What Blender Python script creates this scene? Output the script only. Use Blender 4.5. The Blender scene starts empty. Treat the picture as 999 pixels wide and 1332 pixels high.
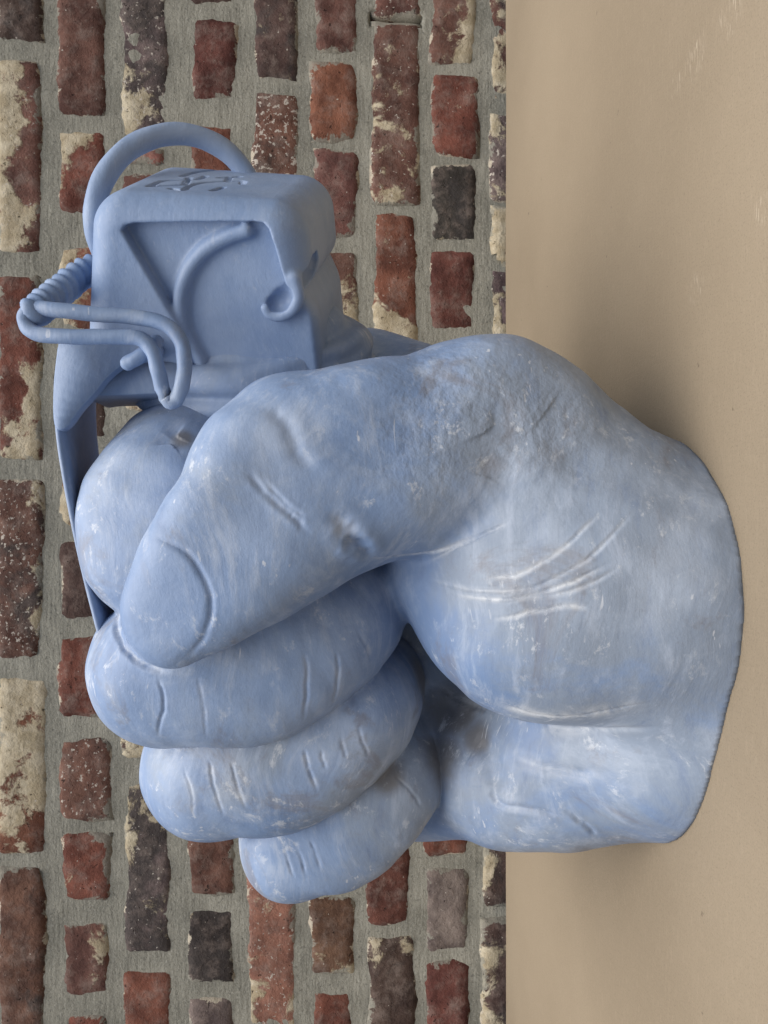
import bpy, bmesh, math, random
import numpy as np
from mathutils import Vector, Matrix

R = math.radians
scene = bpy.context.scene
COL = scene.collection

# ------------------------------------------------------------------ camera
# The photograph lies on its side: its left edge is up in the world and its
# top edge is the world's right.  X = right, Y = towards the wall, Z = up.
PITCH = R(4.0)          # the camera looks slightly down
CAM_Z = 0.202           # height of the lens above the tabletop
FPX = 1000.0            # focal length in pixels of the 999 x 1332 photograph
WALL_Y = 0.90

cam_d = bpy.data.cameras.new('camera')
cam_d.sensor_fit = 'VERTICAL'
cam_d.sensor_height = 36.0
cam_d.sensor_width = 27.0
cam_d.lens = 36.0 * FPX / 1332.0
cam_d.clip_start = 0.01
cam_d.clip_end = 100.0
cam = bpy.data.objects.new('camera', cam_d)
COL.objects.link(cam)
_f = Vector((0, math.cos(PITCH), -math.sin(PITCH)))     # view direction
_down = Vector((0, -math.sin(PITCH), -math.cos(PITCH)))  # image right
_right = Vector((1, 0, 0))                               # image up
_m = Matrix((_down, _right, -_f)).transposed()
cam.matrix_world = Matrix.Translation((0, 0, CAM_Z)) @ _m.to_4x4()
scene.camera = cam

# ------------------------------------------------------------------ light
SUN_ELEV, SUN_AZ = R(74), R(164)       # azimuth measured from +Y, clockwise
world = bpy.data.worlds.new('World')
scene.world = world
world.use_nodes = True
wn = world.node_tree
wn.nodes.clear()
w_out = wn.nodes.new('ShaderNodeOutputWorld')
w_bg = wn.nodes.new('ShaderNodeBackground')
w_sky = wn.nodes.new('ShaderNodeTexSky')
w_sky.sky_type = 'NISHITA'
w_sky.sun_disc = False
w_sky.sun_elevation = SUN_ELEV
w_sky.sun_rotation = SUN_AZ
w_sky.air_density = 1.0
w_sky.dust_density = 4.0
w_sky.ozone_density = 1.0
w_bg.inputs['Strength'].default_value = 0.062
wn.links.new(w_sky.outputs[0], w_bg.inputs['Color'])
wn.links.new(w_bg.outputs[0], w_out.inputs['Surface'])

sun_d = bpy.data.lights.new('sun', 'SUN')
sun_d.energy = 2.6
sun_d.angle = R(72)
sun_d.color = (1.0, 0.95, 0.87)
sun = bpy.data.objects.new('sun', sun_d)
COL.objects.link(sun)
_sd = Vector((math.sin(SUN_AZ) * math.cos(SUN_ELEV), math.cos(SUN_AZ) * math.cos(SUN_ELEV), math.sin(SUN_ELEV)))
sun.rotation_euler = _sd.to_track_quat('Z', 'Y').to_euler()

scene.view_settings.view_transform = 'Standard'
scene.view_settings.look = 'None'
scene.view_settings.gamma = 1.0
scene.view_settings.use_curve_mapping = False
scene.view_settings.exposure = 0.74


# ------------------------------------------------------------------ helpers
def ray(px, py):
    """direction of a pixel of the photograph, scaled so that depth along the axis is 1"""
    u, v = 1332.0 - py, px
    a, t = (u - 666.0) / FPX, (v - 499.5) / FPX
    return np.array([a, math.cos(PITCH) - t * math.sin(PITCH), -math.sin(PITCH) - t * math.cos(PITCH)])


CAMP = np.array([0.0, 0.0, CAM_Z])


def P(px, py, Y):
    d = ray(px, py)
    return CAMP + d * (Y / d[1])


def S(r, Y):
    return r * Y / FPX


def pix(V):
    """world points -> photograph pixels"""
    W = np.asarray(V) - CAMP
    z = W @ np.array(_f)
    return 499.5 + FPX * (W @ np.array(_down)) / z, 666.0 - FPX * W[:, 0] / z


def link(name, me, mat=None, parent=None):
    o = bpy.data.objects.new(name, me)
    COL.objects.link(o)
    if mat:
        me.materials.clear()
        me.materials.append(mat)
    if parent:
        o.parent = parent
    return o


def mesh(name, V, F, smooth=True):
    me = bpy.data.meshes.new(name)
    me.from_pydata([tuple(map(float, v)) for v in V], [], [tuple(int(i) for i in f) for f in F])
    me.update()
    if smooth:
        me.polygons.foreach_set('use_smooth', [True] * len(me.polygons))
    return me


def mesh_np(name, V, Q):
    """fast path for many quads"""
    me = bpy.data.meshes.new(name)
    me.vertices.add(len(V))
    me.vertices.foreach_set('co', np.asarray(V, np.float32).ravel())
    me.loops.add(Q.size)
    me.loops.foreach_set('vertex_index', Q.ravel().astype(np.int32))
    me.polygons.add(len(Q))
    me.polygons.foreach_set('loop_start', (np.arange(len(Q)) * 4).astype(np.int32))
    me.polygons.foreach_set('loop_total', np.full(len(Q), 4, np.int32))
    me.polygons.foreach_set('use_smooth', np.ones(len(Q), bool))
    me.update(calc_edges=True)
    me.validate()
    return me


def smin(a, b, k):
    h = np.maximum(k - np.abs(a - b), 0.0) / k
    return np.minimum(a, b) - h * h * (k * 0.25)


def smax(a, b, k):
    return -smin(-a, -b, k)


def catmull(pts, n=8):
    pts = [np.array(p, float) for p in pts]
    q = [2 * pts[0] - pts[1]] + pts + [2 * pts[-1] - pts[-2]]
    out = []
    for i in range(1, len(q) - 2):
        for j in range(n):
            t = j / n
            out.append(0.5 * ((2 * q[i]) + (q[i + 1] - q[i - 1]) * t + (2 * q[i - 1] - 5 * q[i] + 4 * q[i + 1] - q[i + 2]) * t * t
                              + (-q[i - 1] + 3 * q[i] - 3 * q[i + 1] + q[i + 2]) * t ** 3))
    out.append(pts[-1])
    return out


class Grid:
    """a sampled distance field that shapes are blended into"""

    def __init__(self, lo, hi, h, big=0.05):
        self.lo = np.array(lo, float)
        self.h = h
        self.n = np.ceil((np.array(hi) - self.lo) / h).astype(int) + 1
        self.ax = [(self.lo[i] + h * np.arange(self.n[i])).astype(np.float32) for i in range(3)]
        self.d = np.full(self.n, big, np.float32)

    def sub(self, lo, hi):
        a = np.clip(np.floor((np.array(lo) - self.lo) / self.h).astype(int), 0, self.n - 1)
        b = np.clip(np.ceil((np.array(hi) - self.lo) / self.h).astype(int) + 1, 1, self.n)
        b = np.maximum(b, a + 1)
        sl = tuple(slice(a[i], b[i]) for i in range(3))
        return sl, self.ax[0][sl[0]][:, None, None], self.ax[1][sl[1]][None, :, None], self.ax[2][sl[2]][None, None, :]

    @staticmethod
    def _cone(x, y, z, a, ra, b, rb):
        ab = b - a
        L = float(ab @ ab) + 1e-12
        t = np.clip(((x - a[0]) * ab[0] + (y - a[1]) * ab[1] + (z - a[2]) * ab[2]) / L, 0, 1)
        dx, dy, dz = x - a[0] - t * ab[0], y - a[1] - t * ab[1], z - a[2] - t * ab[2]
        return np.sqrt(dx * dx + dy * dy + dz * dz) - (ra + (rb - ra) * t)

    def cone(self, a, ra, b, rb, k, op='add', m=0.03):
        a, b = np.array(a, float), np.array(b, float)
        r = max(ra, rb) + m
        sl, x, y, z = self.sub(np.minimum(a, b) - r, np.maximum(a, b) + r)
        c = self._cone(x, y, z, a, ra, b, rb)
        self.d[sl] = smin(self.d[sl], c, k) if op == 'add' else smax(self.d[sl], -c, k)

    def chain(self, pts, k, op='add', m=0.03, n=0):
        """a string of tapered links, joined first, then blended in as one"""
        if n:
            q = catmull([np.append(p, r) for p, r in pts], n)
            pts = [(p[:3], p[3]) for p in q]
        R_ = max(r for _, r in pts) + m
        P_ = np.array([p for p, _ in pts])
        sl, x, y, z = self.sub(P_.min(0) - R_, P_.max(0) + R_)
        base = [s.start for s in sl]
        acc = np.full(self.d[sl].shape, 0.05, np.float32)
        for (a, ra), (b, rb) in zip(pts[:-1], pts[1:]):
            a, b = np.array(a, float), np.array(b, float)
            r = max(ra, rb) + m
            s2, x, y, z = self.sub(np.minimum(a, b) - r, np.maximum(a, b) + r)
            s3 = tuple(slice(s2[i].start - base[i], s2[i].stop - base[i]) for i in range(3))
            acc[s3] = np.minimum(acc[s3], self._cone(x, y, z, a, ra, b, rb))
        self.d[sl] = smin(self.d[sl], acc, k) if op == 'add' else smax(self.d[sl], -acc, k)

    def ell(self, c, r, k, rot=None, op='add', m=0.03):
        c, r = np.array(c, float), np.array(r, float)
        R_ = max(r) + m
        sl, x, y, z = self.sub(c - R_, c + R_)
        p = [x - c[0], y - c[1], z - c[2]]
        if rot is not None:
            M = np.array(rot)          # rows = local axes
            p = [M[i][0] * p[0] + M[i][1] * p[1] + M[i][2] * p[2] for i in range(3)]
        k0 = np.sqrt((p[0] / r[0]) ** 2 + (p[1] / r[1]) ** 2 + (p[2] / r[2]) ** 2)
        k1 = np.sqrt((p[0] / r[0] ** 2) ** 2 + (p[1] / r[1] ** 2) ** 2 + (p[2] / r[2] ** 2) ** 2) + 1e-9
        e = k0 * (k0 - 1.0) / k1
        self.d[sl] = smin(self.d[sl], e, k) if op == 'add' else smax(self.d[sl], -e, k)

    def sample(self, p):
        q = (np.asarray(p) - self.lo) / self.h
        i = np.floor(q).astype(int)
        if (i < 0).any() or (i >= self.n - 1).any():
            return 0.05
        f = q - i
        c = self.d[i[0]:i[0] + 2, i[1]:i[1] + 2, i[2]:i[2] + 2]
        c = c[0] * (1 - f[0]) + c[1] * f[0]
        c = c[0] * (1 - f[1]) + c[1] * f[1]
        return float(c[0] * (1 - f[2]) + c[1] * f[2])

    def hit(self, px, py, y0=0.25, y1=0.75):
        d = ray(px, py)
        s, e = y0 / d[1], y1 / d[1]
        while s < e:
            v = self.sample(CAMP + d * s)
            if v < 0.0002:
                return CAMP + d * s
            s += max(v * 0.8, 0.0004) if v < 0.049 else 0.004
        return None

    def polygonise(self):
        d = self.d
        ins = d < 0
        n = self.n
        cnt = np.zeros(n - 1, np.uint8)
        for i in (0, 1):
            for j in (0, 1):
                for k in (0, 1):
                    cnt += ins[i:n[0] - 1 + i, j:n[1] - 1 + j, k:n[2] - 1 + k]
        act = (cnt > 0) & (cnt < 8)
        I, J, K = np.nonzero(act)
        idx = np.full(n - 1, -1, np.int32)
        idx[I, J, K] = np.arange(len(I))
        acc = np.zeros((len(I), 3), np.float64)
        num = np.zeros(len(I))
        corners = [(i, j, k) for i in (0, 1) for j in (0, 1) for k in (0, 1)]
        for A in corners:
            for ax in range(3):
                if A[ax]:
                    continue
                B = list(A); B[ax] = 1
                va = d[I + A[0], J + A[1], K + A[2]].astype(np.float64)
                vb = d[I + B[0], J + B[1], K + B[2]].astype(np.float64)
                cr = (va < 0) != (vb < 0)
                t = np.where(cr, va / np.where(cr, va - vb, 1.0), 0)
                p = np.tile(np.array(A, float), (len(I), 1))
                p[:, ax] += t
                acc += p * cr[:, None]
                num += cr
        V = self.lo + self.h * (np.stack([I, J, K], 1) + acc / num[:, None])
        quads = []
        for ax in range(3):
            o1, o2 = (ax + 1) % 3, (ax + 2) % 3
            s0 = [slice(None)] * 3; s1 = [slice(None)] * 3
            s0[ax] = slice(0, -1); s1[ax] = slice(1, None)
            a_, b_ = ins[tuple(s0)], ins[tuple(s1)]
            E = np.stack(np.nonzero(a_ != b_), 1)
            E = E[(E[:, o1] > 0) & (E[:, o2] > 0) & (E[:, o1] < n[o1] - 1) & (E[:, o2] < n[o2] - 1)]
            fl = a_[E[:, 0], E[:, 1], E[:, 2]]
            q = []
            for (m1, m2) in ((1, 1), (0, 1), (0, 0), (1, 0)):
                c = E.copy(); c[:, o1] -= m1; c[:, o2] -= m2
                q.append(idx[c[:, 0], c[:, 1], c[:, 2]])
            q = np.stack(q, 1)
            q[~fl] = q[~fl][:, ::-1]
            quads.append(q)
        Q = np.concatenate(quads)
        return V, Q[(Q >= 0).all(1)]


def relax(V, Q, it=1, lam=0.5):
    """a little smoothing of the sampled surface"""
    n = len(V)
    A = np.concatenate([Q[:, i] for i in range(4) for _ in (0, 1)])
    B = np.concatenate([Q[:, j] for i in range(4) for j in ((i + 1) % 4, (i + 3) % 4)])
    num = np.maximum(np.bincount(A, minlength=n), 1)
    for _ in range(it):
        acc = np.stack([np.bincount(A, V[B, c], n) for c in range(3)], 1)
        V = V + lam * (acc / num[:, None] - V)
    return V


# ------------------------------------------------------------------ materials
class NT:
    def __init__(self, name):
        self.m = bpy.data.materials.new(name)
        self.m.use_nodes = True
        self.t = self.m.node_tree
        self.t.nodes.clear()
        self.out = self.n('ShaderNodeOutputMaterial')
        self.b = self.n('ShaderNodeBsdfPrincipled')
        self.l(self.b.outputs[0], self.out.inputs['Surface'])

    def n(self, t, **kw):
        nd = self.t.nodes.new(t)
        for k, v in kw.items():
            setattr(nd, k, v)
        return nd

    def l(self, a, b):
        self.t.links.new(a, b)

    def put(self, sock, v):
        if hasattr(v, 'is_output') or isinstance(v, bpy.types.NodeSocket):
            self.l(v, sock)
        else:
            sock.default_value = v

    def math(self, op, a, b=0.0, c=0.0, clamp=False):
        nd = self.n('ShaderNodeMath', operation=op, use_clamp=clamp)
        self.put(nd.inputs[0], a); self.put(nd.inputs[1], b); self.put(nd.inputs[2], c)
        return nd.outputs[0]

    def noise(self, vec, scale, detail=4, rough=0.55, dist=0.0):
        nd = self.n('ShaderNodeTexNoise')
        self.put(nd.inputs['Vector'], vec)
        nd.inputs['Scale'].default_value = scale
        nd.inputs['Detail'].default_value = detail
        nd.inputs['Roughness'].default_value = rough
        nd.inputs['Distortion'].default_value = dist
        return nd.outputs['Fac']

    def voro(self, vec, scale, feature='F1'):
        nd = self.n('ShaderNodeTexVoronoi', feature=feature)
        self.put(nd.inputs['Vector'], vec)
        nd.inputs['Scale'].default_value = scale
        return nd.outputs['Distance']

    def ramp(self, v, lo, hi, smooth=True):
        nd = self.n('ShaderNodeMapRange', interpolation_type='SMOOTHSTEP' if smooth else 'LINEAR', clamp=True)
        self.put(nd.inputs['Value'], v)
        self.put(nd.inputs['From Min'], lo); self.put(nd.inputs['From Max'], hi)
        return nd.outputs[0]

    def mix(self, f, a, b, blend='MIX'):
        nd = self.n('ShaderNodeMix', data_type='RGBA', blend_type=blend)
        self.put(nd.inputs[0], f)
        for s, v in ((nd.inputs[6], a), (nd.inputs[7], b)):
            if isinstance(v, tuple) and len(v) == 3:
                v = v + (1.0,)
            self.put(s, v)
        return nd.outputs[2]

    def mapping(self, vec, scale=(1, 1, 1), rot=(0, 0, 0), loc=(0, 0, 0)):
        nd = self.n('ShaderNodeMapping')
        self.l(vec, nd.inputs['Vector'])
        nd.inputs['Scale'].default_value = scale
        nd.inputs['Rotation'].default_value = rot
        nd.inputs['Location'].default_value = loc
        return nd.outputs[0]

    def attr(self, name, kind='GEOMETRY'):
        nd = self.n('ShaderNodeAttribute', attribute_type=kind, attribute_name=name)
        return nd

    def bump(self, h, strength, dist, normal=None):
        nd = self.n('ShaderNodeBump')
        nd.inputs['Strength'].default_value = strength
        nd.inputs['Distance'].default_value = dist
        self.l(h, nd.inputs['Height'])
        if normal is not None:
            self.l(normal, nd.inputs['Normal'])
        return nd.outputs[0]


def paint_material():
    """chalky blue paint, brushed and scuffed"""
    t = NT('blue_paint')
    co0 = t.n('ShaderNodeTexCoord').outputs['Object']
    # strokes bend: shift the coordinates by a slow noise
    nz = t.n('ShaderNodeTexNoise'); nz.inputs['Scale'].default_value = 7.0; nz.inputs['Detail'].default_value = 2.0
    t.l(co0, nz.inputs['Vector'])
    wp = t.n('ShaderNodeVectorMath', operation='MULTIPLY_ADD')
    t.l(nz.outputs['Color'], wp.inputs[0]); wp.inputs[1].default_value = (.09, .09, .09); t.l(co0, wp.inputs[2])
    co, cw = co0, wp.outputs[0]
    wear = t.attr('wear', 'GEOMETRY').outputs['Fac']
    thin = t.attr('thin', 'GEOMETRY').outputs['Fac']
    use = t.attr('scuffed', 'OBJECT').outputs['Fac']
    base = t.mix(t.ramp(t.noise(co, 9, 5, 0.6), 0.32, 0.68), (0.175, 0.262, 0.440), (0.285, 0.375, 0.545))
    # greyer, thinner paint in broad patches
    grey = t.math('MULTIPLY', t.ramp(t.math('ADD', t.noise(co, 8, 7, 0.65, 0.5), t.math('MULTIPLY', thin, 0.20)), 0.50, 0.66), use)
    base = t.mix(t.math('MULTIPLY', grey, 0.70), base, (0.27, 0.315, 0.375))
    # brush strokes
    brush = t.noise(t.mapping(cw, (12, 55, 75), (0.3, 0.45, 0.2)), 1.0, 7, 0.72)
    base = t.mix(t.math('MULTIPLY', t.ramp(brush, 0.50, 0.70), t.math('MULTIPLY', use, 0.55)), base, (0.44, 0.51, 0.63))
    base = t.mix(t.math('MULTIPLY', t.ramp(brush, 0.48, 0.30), t.math('MULTIPLY', use, 0.45)), base, (0.14, 0.20, 0.34))
    # chalky bloom, blotched
    bl = t.ramp(t.noise(co, 20, 8, 0.70, 0.4), 0.48, 0.68)
    base = t.mix(t.math('MULTIPLY', bl, t.math('MULTIPLY', use, 0.38)), base, (0.46, 0.53, 0.64))
    # grime: brownish rubs of their own shape
    gr = t.ramp(t.noise(co, 15, 8, 0.70, 0.8), 0.55, 0.68)
    base = t.mix(t.math('MULTIPLY', gr, t.math('MULTIPLY', use, 0.50)), base, (0.19, 0.175, 0.18))
    stn_shade = t.attr('stain_shade', 'GEOMETRY').outputs['Fac']  # grime spots, with the shade of the palm hollow painted in
    base = t.mix(t.math('MULTIPLY', t.ramp(t.math('ADD', stn_shade, t.math('MULTIPLY', t.noise(co, 34, 7, 0.7), 0.7)), 0.50, 1.25), 0.85), base, (0.15, 0.145, 0.145))
    # pale scuffs, fine hair scratches
    sc = t.ramp(t.noise(t.mapping(cw, (60, 130, 90), (0.1, 0.6, 0.4)), 1.0, 7, 0.78), 0.545, 0.65)
    scm = t.ramp(t.noise(co, 16, 5, 0.6), 0.45, 0.60)
    base = t.mix(t.math('MULTIPLY', t.math('MULTIPLY', sc, scm), t.math('MULTIPLY', use, 0.62)), base, (0.62, 0.66, 0.71))
    hair = t.noise(t.mapping(cw, (9, 420, 300), (0.9, 0.2, 0.7)), 1.0, 2, 0.5)
    hl = t.math('MULTIPLY', t.ramp(hair, 0.66, 0.70), t.ramp(t.noise(co, 24, 3, 0.6), 0.55, 0.64))
    base = t.mix(t.math('MULTIPLY', hl, t.math('MULTIPLY', use, 0.7)), base, (0.60, 0.64, 0.70))
    base = t.mix(t.math('MULTIPLY', wear, t.ramp(t.noise(co, 55, 6, 0.75, 0.6), 0.36, 0.60)), base, (0.70, 0.73, 0.76))
    t.l(base, t.b.inputs['Base Color'])
    rg = t.math('ADD', t.math('MULTIPLY', t.noise(co, 22, 4), 0.24), 0.36)
    t.l(rg, t.b.inputs['Roughness'])
    t.b.inputs['Specular IOR Level'].default_value = 0.38
    h = t.math('ADD', t.math('MULTIPLY', t.noise(co, 45, 6, 0.62), 0.9), t.math('MULTIPLY', brush, 0.6))
    b1 = t.bump(h, 0.26, 0.0028)
    b2 = t.bump(t.noise(co, 190, 4, 0.65), 0.22, 0.0009, b1)
    dim = t.attr('dimple', 'GEOMETRY').outputs['Fac']
    b3 = t.bump(t.math('MULTIPLY', t.noise(co, 150, 3, 0.5), dim), 0.7, 0.0025, b2)
    t.l(b3, t.b.inputs['Normal'])
    return t.m


def brick_material():
    t = NT('old_brick')
    tc = t.n('ShaderNodeTexCoord')
    oi = t.n('ShaderNodeObjectInfo')
    off = t.n('ShaderNodeVectorMath', operation='MULTIPLY_ADD')
    t.l(oi.outputs['Random'], off.inputs[0])
    off.inputs[1].default_value = (37.0, 53.0, 71.0)
    t.l(tc.outputs['Object'], off.inputs[2])
    co = off.outputs[0]
    tint = t.attr('tint', 'OBJECT').outputs['Color']
    dark = t.attr('dark', 'OBJECT').outputs['Fac']
    cream = t.attr('cream', 'OBJECT').outputs['Fac']
    speck = t.attr('speck', 'OBJECT').outputs['Fac']
    bias = t.attr('bias', 'OBJECT').outputs['Vector']
    ctr = t.n('ShaderNodeVectorMath', operation='SUBTRACT')
    t.l(tc.outputs['Generated'], ctr.inputs[0])
    ctr.inputs[1].default_value = (0.5, 0.5, 0.5)
    dot = t.n('ShaderNodeVectorMath', operation='DOT_PRODUCT')
    t.l(ctr.outputs[0], dot.inputs[0]); t.l(bias, dot.inputs[1])
    bias_v = dot.outputs['Value']
    n1 = t.noise(co, 28, 6, 0.65)
    col = t.mix(t.ramp(n1, 0.30, 0.72), t.mix(1.0, tint, (0.50, 0.46, 0.48), 'MULTIPLY'), t.mix(1.0, tint, (1.30, 1.28, 1.25), 'MULTIPLY'))
    # burnt patches
    dk = t.ramp(t.math('ADD', t.noise(co, 22, 5, 0.6, 0.5), t.math('MULTIPLY', dark, 0.45)), 0.66, 0.86)
    col = t.mix(t.math('MULTIPLY', dk, 0.85), col, (0.050, 0.045, 0.044))
    # worn pale dust film
    film = t.ramp(t.noise(co, 45, 7, 0.72), 0.44, 0.74)
    col = t.mix(t.math('MULTIPLY', film, 0.52), col, (0.30, 0.24, 0.21))
    # lime wash remnants
    cm = t.math('ADD', t.math('ADD', t.noise(co, 24, 7, 0.66, 0.3), t.math('MULTIPLY', bias_v, 0.42)), t.math('MULTIPLY', cream, 0.40))
    cr = t.math('MULTIPLY', t.ramp(t.math('ADD', cm, t.math('MULTIPLY', t.noise(co, 140, 4, 0.7), 0.10)), 0.725, 0.800), 0.92)
    lime = t.mix(t.ramp(t.noise(co, 60, 4), 0.35, 0.7), (0.40, 0.34, 0.23), (0.58, 0.52, 0.39))
    col = t.mix(cr, col, lime)
    # a thin line of lime left along the arrises
    sep = t.n('ShaderNodeSeparateXYZ'); t.l(ctr.outputs[0], sep.inputs[0])
    sz = t.n('ShaderNodeSeparateXYZ'); t.l(t.attr('size', 'OBJECT').outputs['Vector'], sz.inputs[0])
    ex = t.math('MULTIPLY', t.math('SUBTRACT', 0.5, t.math('ABSOLUTE', sep.outputs[0])), sz.outputs[0])
    ez = t.math('MULTIPLY', t.math('SUBTRACT', 0.5, t.math('ABSOLUTE', sep.outputs[2])), sz.outputs[2])
    ed = t.math('MINIMUM', ex, ez)
    thr = t.math('MULTIPLY', t.math('SUBTRACT', t.noise(co, 32, 5, 0.7), 0.44), 0.030)
    line = t.ramp(t.math('SUBTRACT', thr, ed), -0.0004, 0.0006)
    col = t.mix(t.math('MULTIPLY', line, 0.85), col, (0.50, 0.45, 0.36))
    # mortar smeared over the edges
    thr2 = t.math('MULTIPLY', t.math('SUBTRACT', t.noise(co, 20, 6, 0.68, 0.4), 0.47), 0.060)
    smear = t.ramp(t.math('SUBTRACT', thr2, ed), -0.0006, 0.0012)
    col = t.mix(t.math('MULTIPLY', smear, 0.80), col, (0.275, 0.268, 0.228))
    # specks
    sp = t.ramp(t.math('ADD', t.noise(co, 210, 3, 0.6), t.math('MULTIPLY', speck, 0.16)), 0.72, 0.78)
    col = t.mix(t.math('MULTIPLY', sp, 0.8), col, (0.55, 0.51, 0.45))
    pit = t.ramp(t.noise(co, 120, 4, 0.7), 0.36, 0.28)
    col = t.mix(t.math('MULTIPLY', pit, 0.75), col, (0.03, 0.022, 0.02))
    t.l(col, t.b.inputs['Base Color'])
    t.b.inputs['Roughness'].default_value = 0.9
    t.b.inputs['Specular IOR Level'].default_value = 0.25
    hh = t.math('ADD', t.math('MULTIPLY', t.noise(co, 90, 6, 0.7), 1.0), t.math('MULTIPLY', cr, 0.22))
    hh = t.math('SUBTRACT', hh, t.math('MULTIPLY', pit, 0.6))
    t.l(t.bump(hh, 0.90, 0.0036), t.b.inputs['Normal'])
    return t.m


def mortar_material():
    t = NT('lime_mortar')
    co = t.n('ShaderNodeTexCoord').outputs['Object']
    c = t.mix(t.ramp(t.noise(co, 16, 6, 0.6), 0.3, 0.7), (0.225, 0.222, 0.190), (0.330, 0.322, 0.275))
    c = t.mix(t.math('MULTIPLY', t.ramp(t.noise(co, 330, 3, 0.7), 0.50, 0.70), 0.5), c, (0.42, 0.41, 0.36))
    c = t.mix(t.math('MULTIPLY', t.ramp(t.noise(co, 220, 3, 0.7), 0.44, 0.32), 0.55), c, (0.10, 0.10, 0.088))
    c = t.mix(t.math('MULTIPLY', t.ramp(t.noise(t.mapping(co, (20, 1, 160)), 1.0, 4), 0.52, 0.75), 0.22), c, (0.13, 0.135, 0.125))
    t.l(c, t.b.inputs['Base Color'])
    t.b.inputs['Roughness'].default_value = 0.95
    t.b.inputs['Specular IOR Level'].default_value = 0.2
    h = t.math('ADD', t.noise(co, 260, 5, 0.7), t.math('MULTIPLY', t.noise(t.mapping(co, (30, 1, 190)), 1.0, 4), 0.9))
    t.l(t.bump(h, 0.7, 0.0022), t.b.inputs['Normal'])
    return t.m


def board_material():
    t = NT('tan_board')
    co = t.n('ShaderNodeTexCoord').outputs['Object']
    c = t.mix(t.ramp(t.noise(co, 3.2, 4, 0.5), 0.3, 0.7), (0.226, 0.184, 0.131), (0.278, 0.229, 0.166))
    c = t.mix(t.math('MULTIPLY', t.ramp(t.noise(t.mapping(co, (700, 60, 1)), 1.0, 4, 0.6), 0.40, 0.62), 0.07), c, (0.34, 0.28, 0.20))
    c = t.mix(t.math('MULTIPLY', t.ramp(t.noise(co, 900, 3, 0.7), 0.50, 0.70), 0.45), c, (0.14, 0.11, 0.076))
    c = t.mix(t.math('MULTIPLY', t.ramp(t.noise(t.mapping(co, (90, 420, 1), (0, 0, 0.4)), 1.0, 5, 0.7), 0.50, 0.72), 0.20), c, (0.36, 0.30, 0.225))
    c = t.mix(t.math('MULTIPLY', t.ramp(t.noise(co, 130, 2, 0.5), 0.73, 0.78), 0.6), c, (0.11, 0.085, 0.06))
    # pale rubbed scratches: fine strokes inside a few rubbed spots
    strokes = t.ramp(t.noise(t.mapping(co, (110, 1500, 1), (0, 0, R(-38))), 1.0, 2, 0.5), 0.58, 0.66)
    spots = None
    for (x, y, r) in RUBS:
        d = t.n('ShaderNodeVectorMath', operation='DISTANCE')
        t.l(co, d.inputs[0]); d.inputs[1].default_value = (x, y, 0.0)
        s = t.ramp(d.outputs['Value'], r, r * 0.45)
        spots = s if spots is None else t.math('MAXIMUM', spots, s)
    c = t.mix(t.math('MULTIPLY', t.math('MULTIPLY', strokes, spots), 0.50), c, (0.52, 0.46, 0.37))
    t.l(c, t.b.inputs['Base Color'])
    t.b.inputs['Roughness'].default_value = 0.75
    t.b.inputs['Specular IOR Level'].default_value = 0.25
    t.l(t.bump(t.noise(co, 420, 5, 0.7), 0.45, 0.0008), t.b.inputs['Normal'])
    return t.m


def table_point(px, py, z=0.0):
    d = ray(px, py)
    s = (z - CAM_Z) / d[2]
    return CAMP + d * s


RUBS = []
for (px, py, r) in ((905, 75, 0.016), (880, 108, 0.010), (950, 15, 0.018), (992, 272, 0.010), (905, 375, 0.012), (960, 820, 0.008)):
    q = table_point(px, py)
    RUBS.append((q[0], q[1], r))

M_PAINT, M_BRICK, M_MORTAR, M_BOARD = paint_material(), brick_material(), mortar_material(), board_material()

# ------------------------------------------------------------------ setting: tabletop
def build_tabletop():
    rnd = random.Random(4)
    yb, yf, x0, x1, th = 0.876, -0.25, -1.06, 1.06, 0.018
    bm = bmesh.new()
    n = 60
    rows = []
    for j in range(n + 1):
        x = x0 + (x1 - x0) * j / n
        wob = 0.0012 * math.sin(j * 0.7) + rnd.uniform(-0.0006, 0.0006)
        prof = [(yf, -th), (yf, -0.0015), (yf + 0.0015, 0.0), (yb + wob - 0.002, 0.0), (yb + wob, -0.002), (yb + wob, -th)]
        rows.append([bm.verts.new((x, y, z)) for (y, z) in prof])
    for a, b in zip(rows[:-1], rows[1:]):
        k = len(a)
        for i in range(k):
            bm.faces.new((a[i], a[(i + 1) % k], b[(i + 1) % k], b[i]))
    bm.faces.new(rows[0][::-1]); bm.faces.new(rows[-1])
    bmesh.ops.recalc_face_normals(bm, faces=bm.faces)
    me = bpy.data.meshes.new('tabletop'); bm.to_mesh(me); bm.free()
    o = link('tabletop', me, M_BOARD)
    o['kind'] = 'structure'
    o['label'] = 'tan board with pale rubbed scratches under the blue fist'
    o['category'] = 'tabletop'


build_tabletop()

# ------------------------------------------------------------------ setting: brick wall
TINT = {'red': (0.165, 0.066, 0.046), 'orange': (0.195, 0.082, 0.055), 'purple': (0.155, 0.078, 0.064), 'brown': (0.155, 0.085, 0.060),
        'dred': (0.130, 0.052, 0.042), 'dark': (0.085, 0.055, 0.048), 'black': (0.050, 0.044, 0.042), 'grey': (0.170, 0.135, 0.130), 'pink': (0.300, 0.140, 0.110)}
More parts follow.
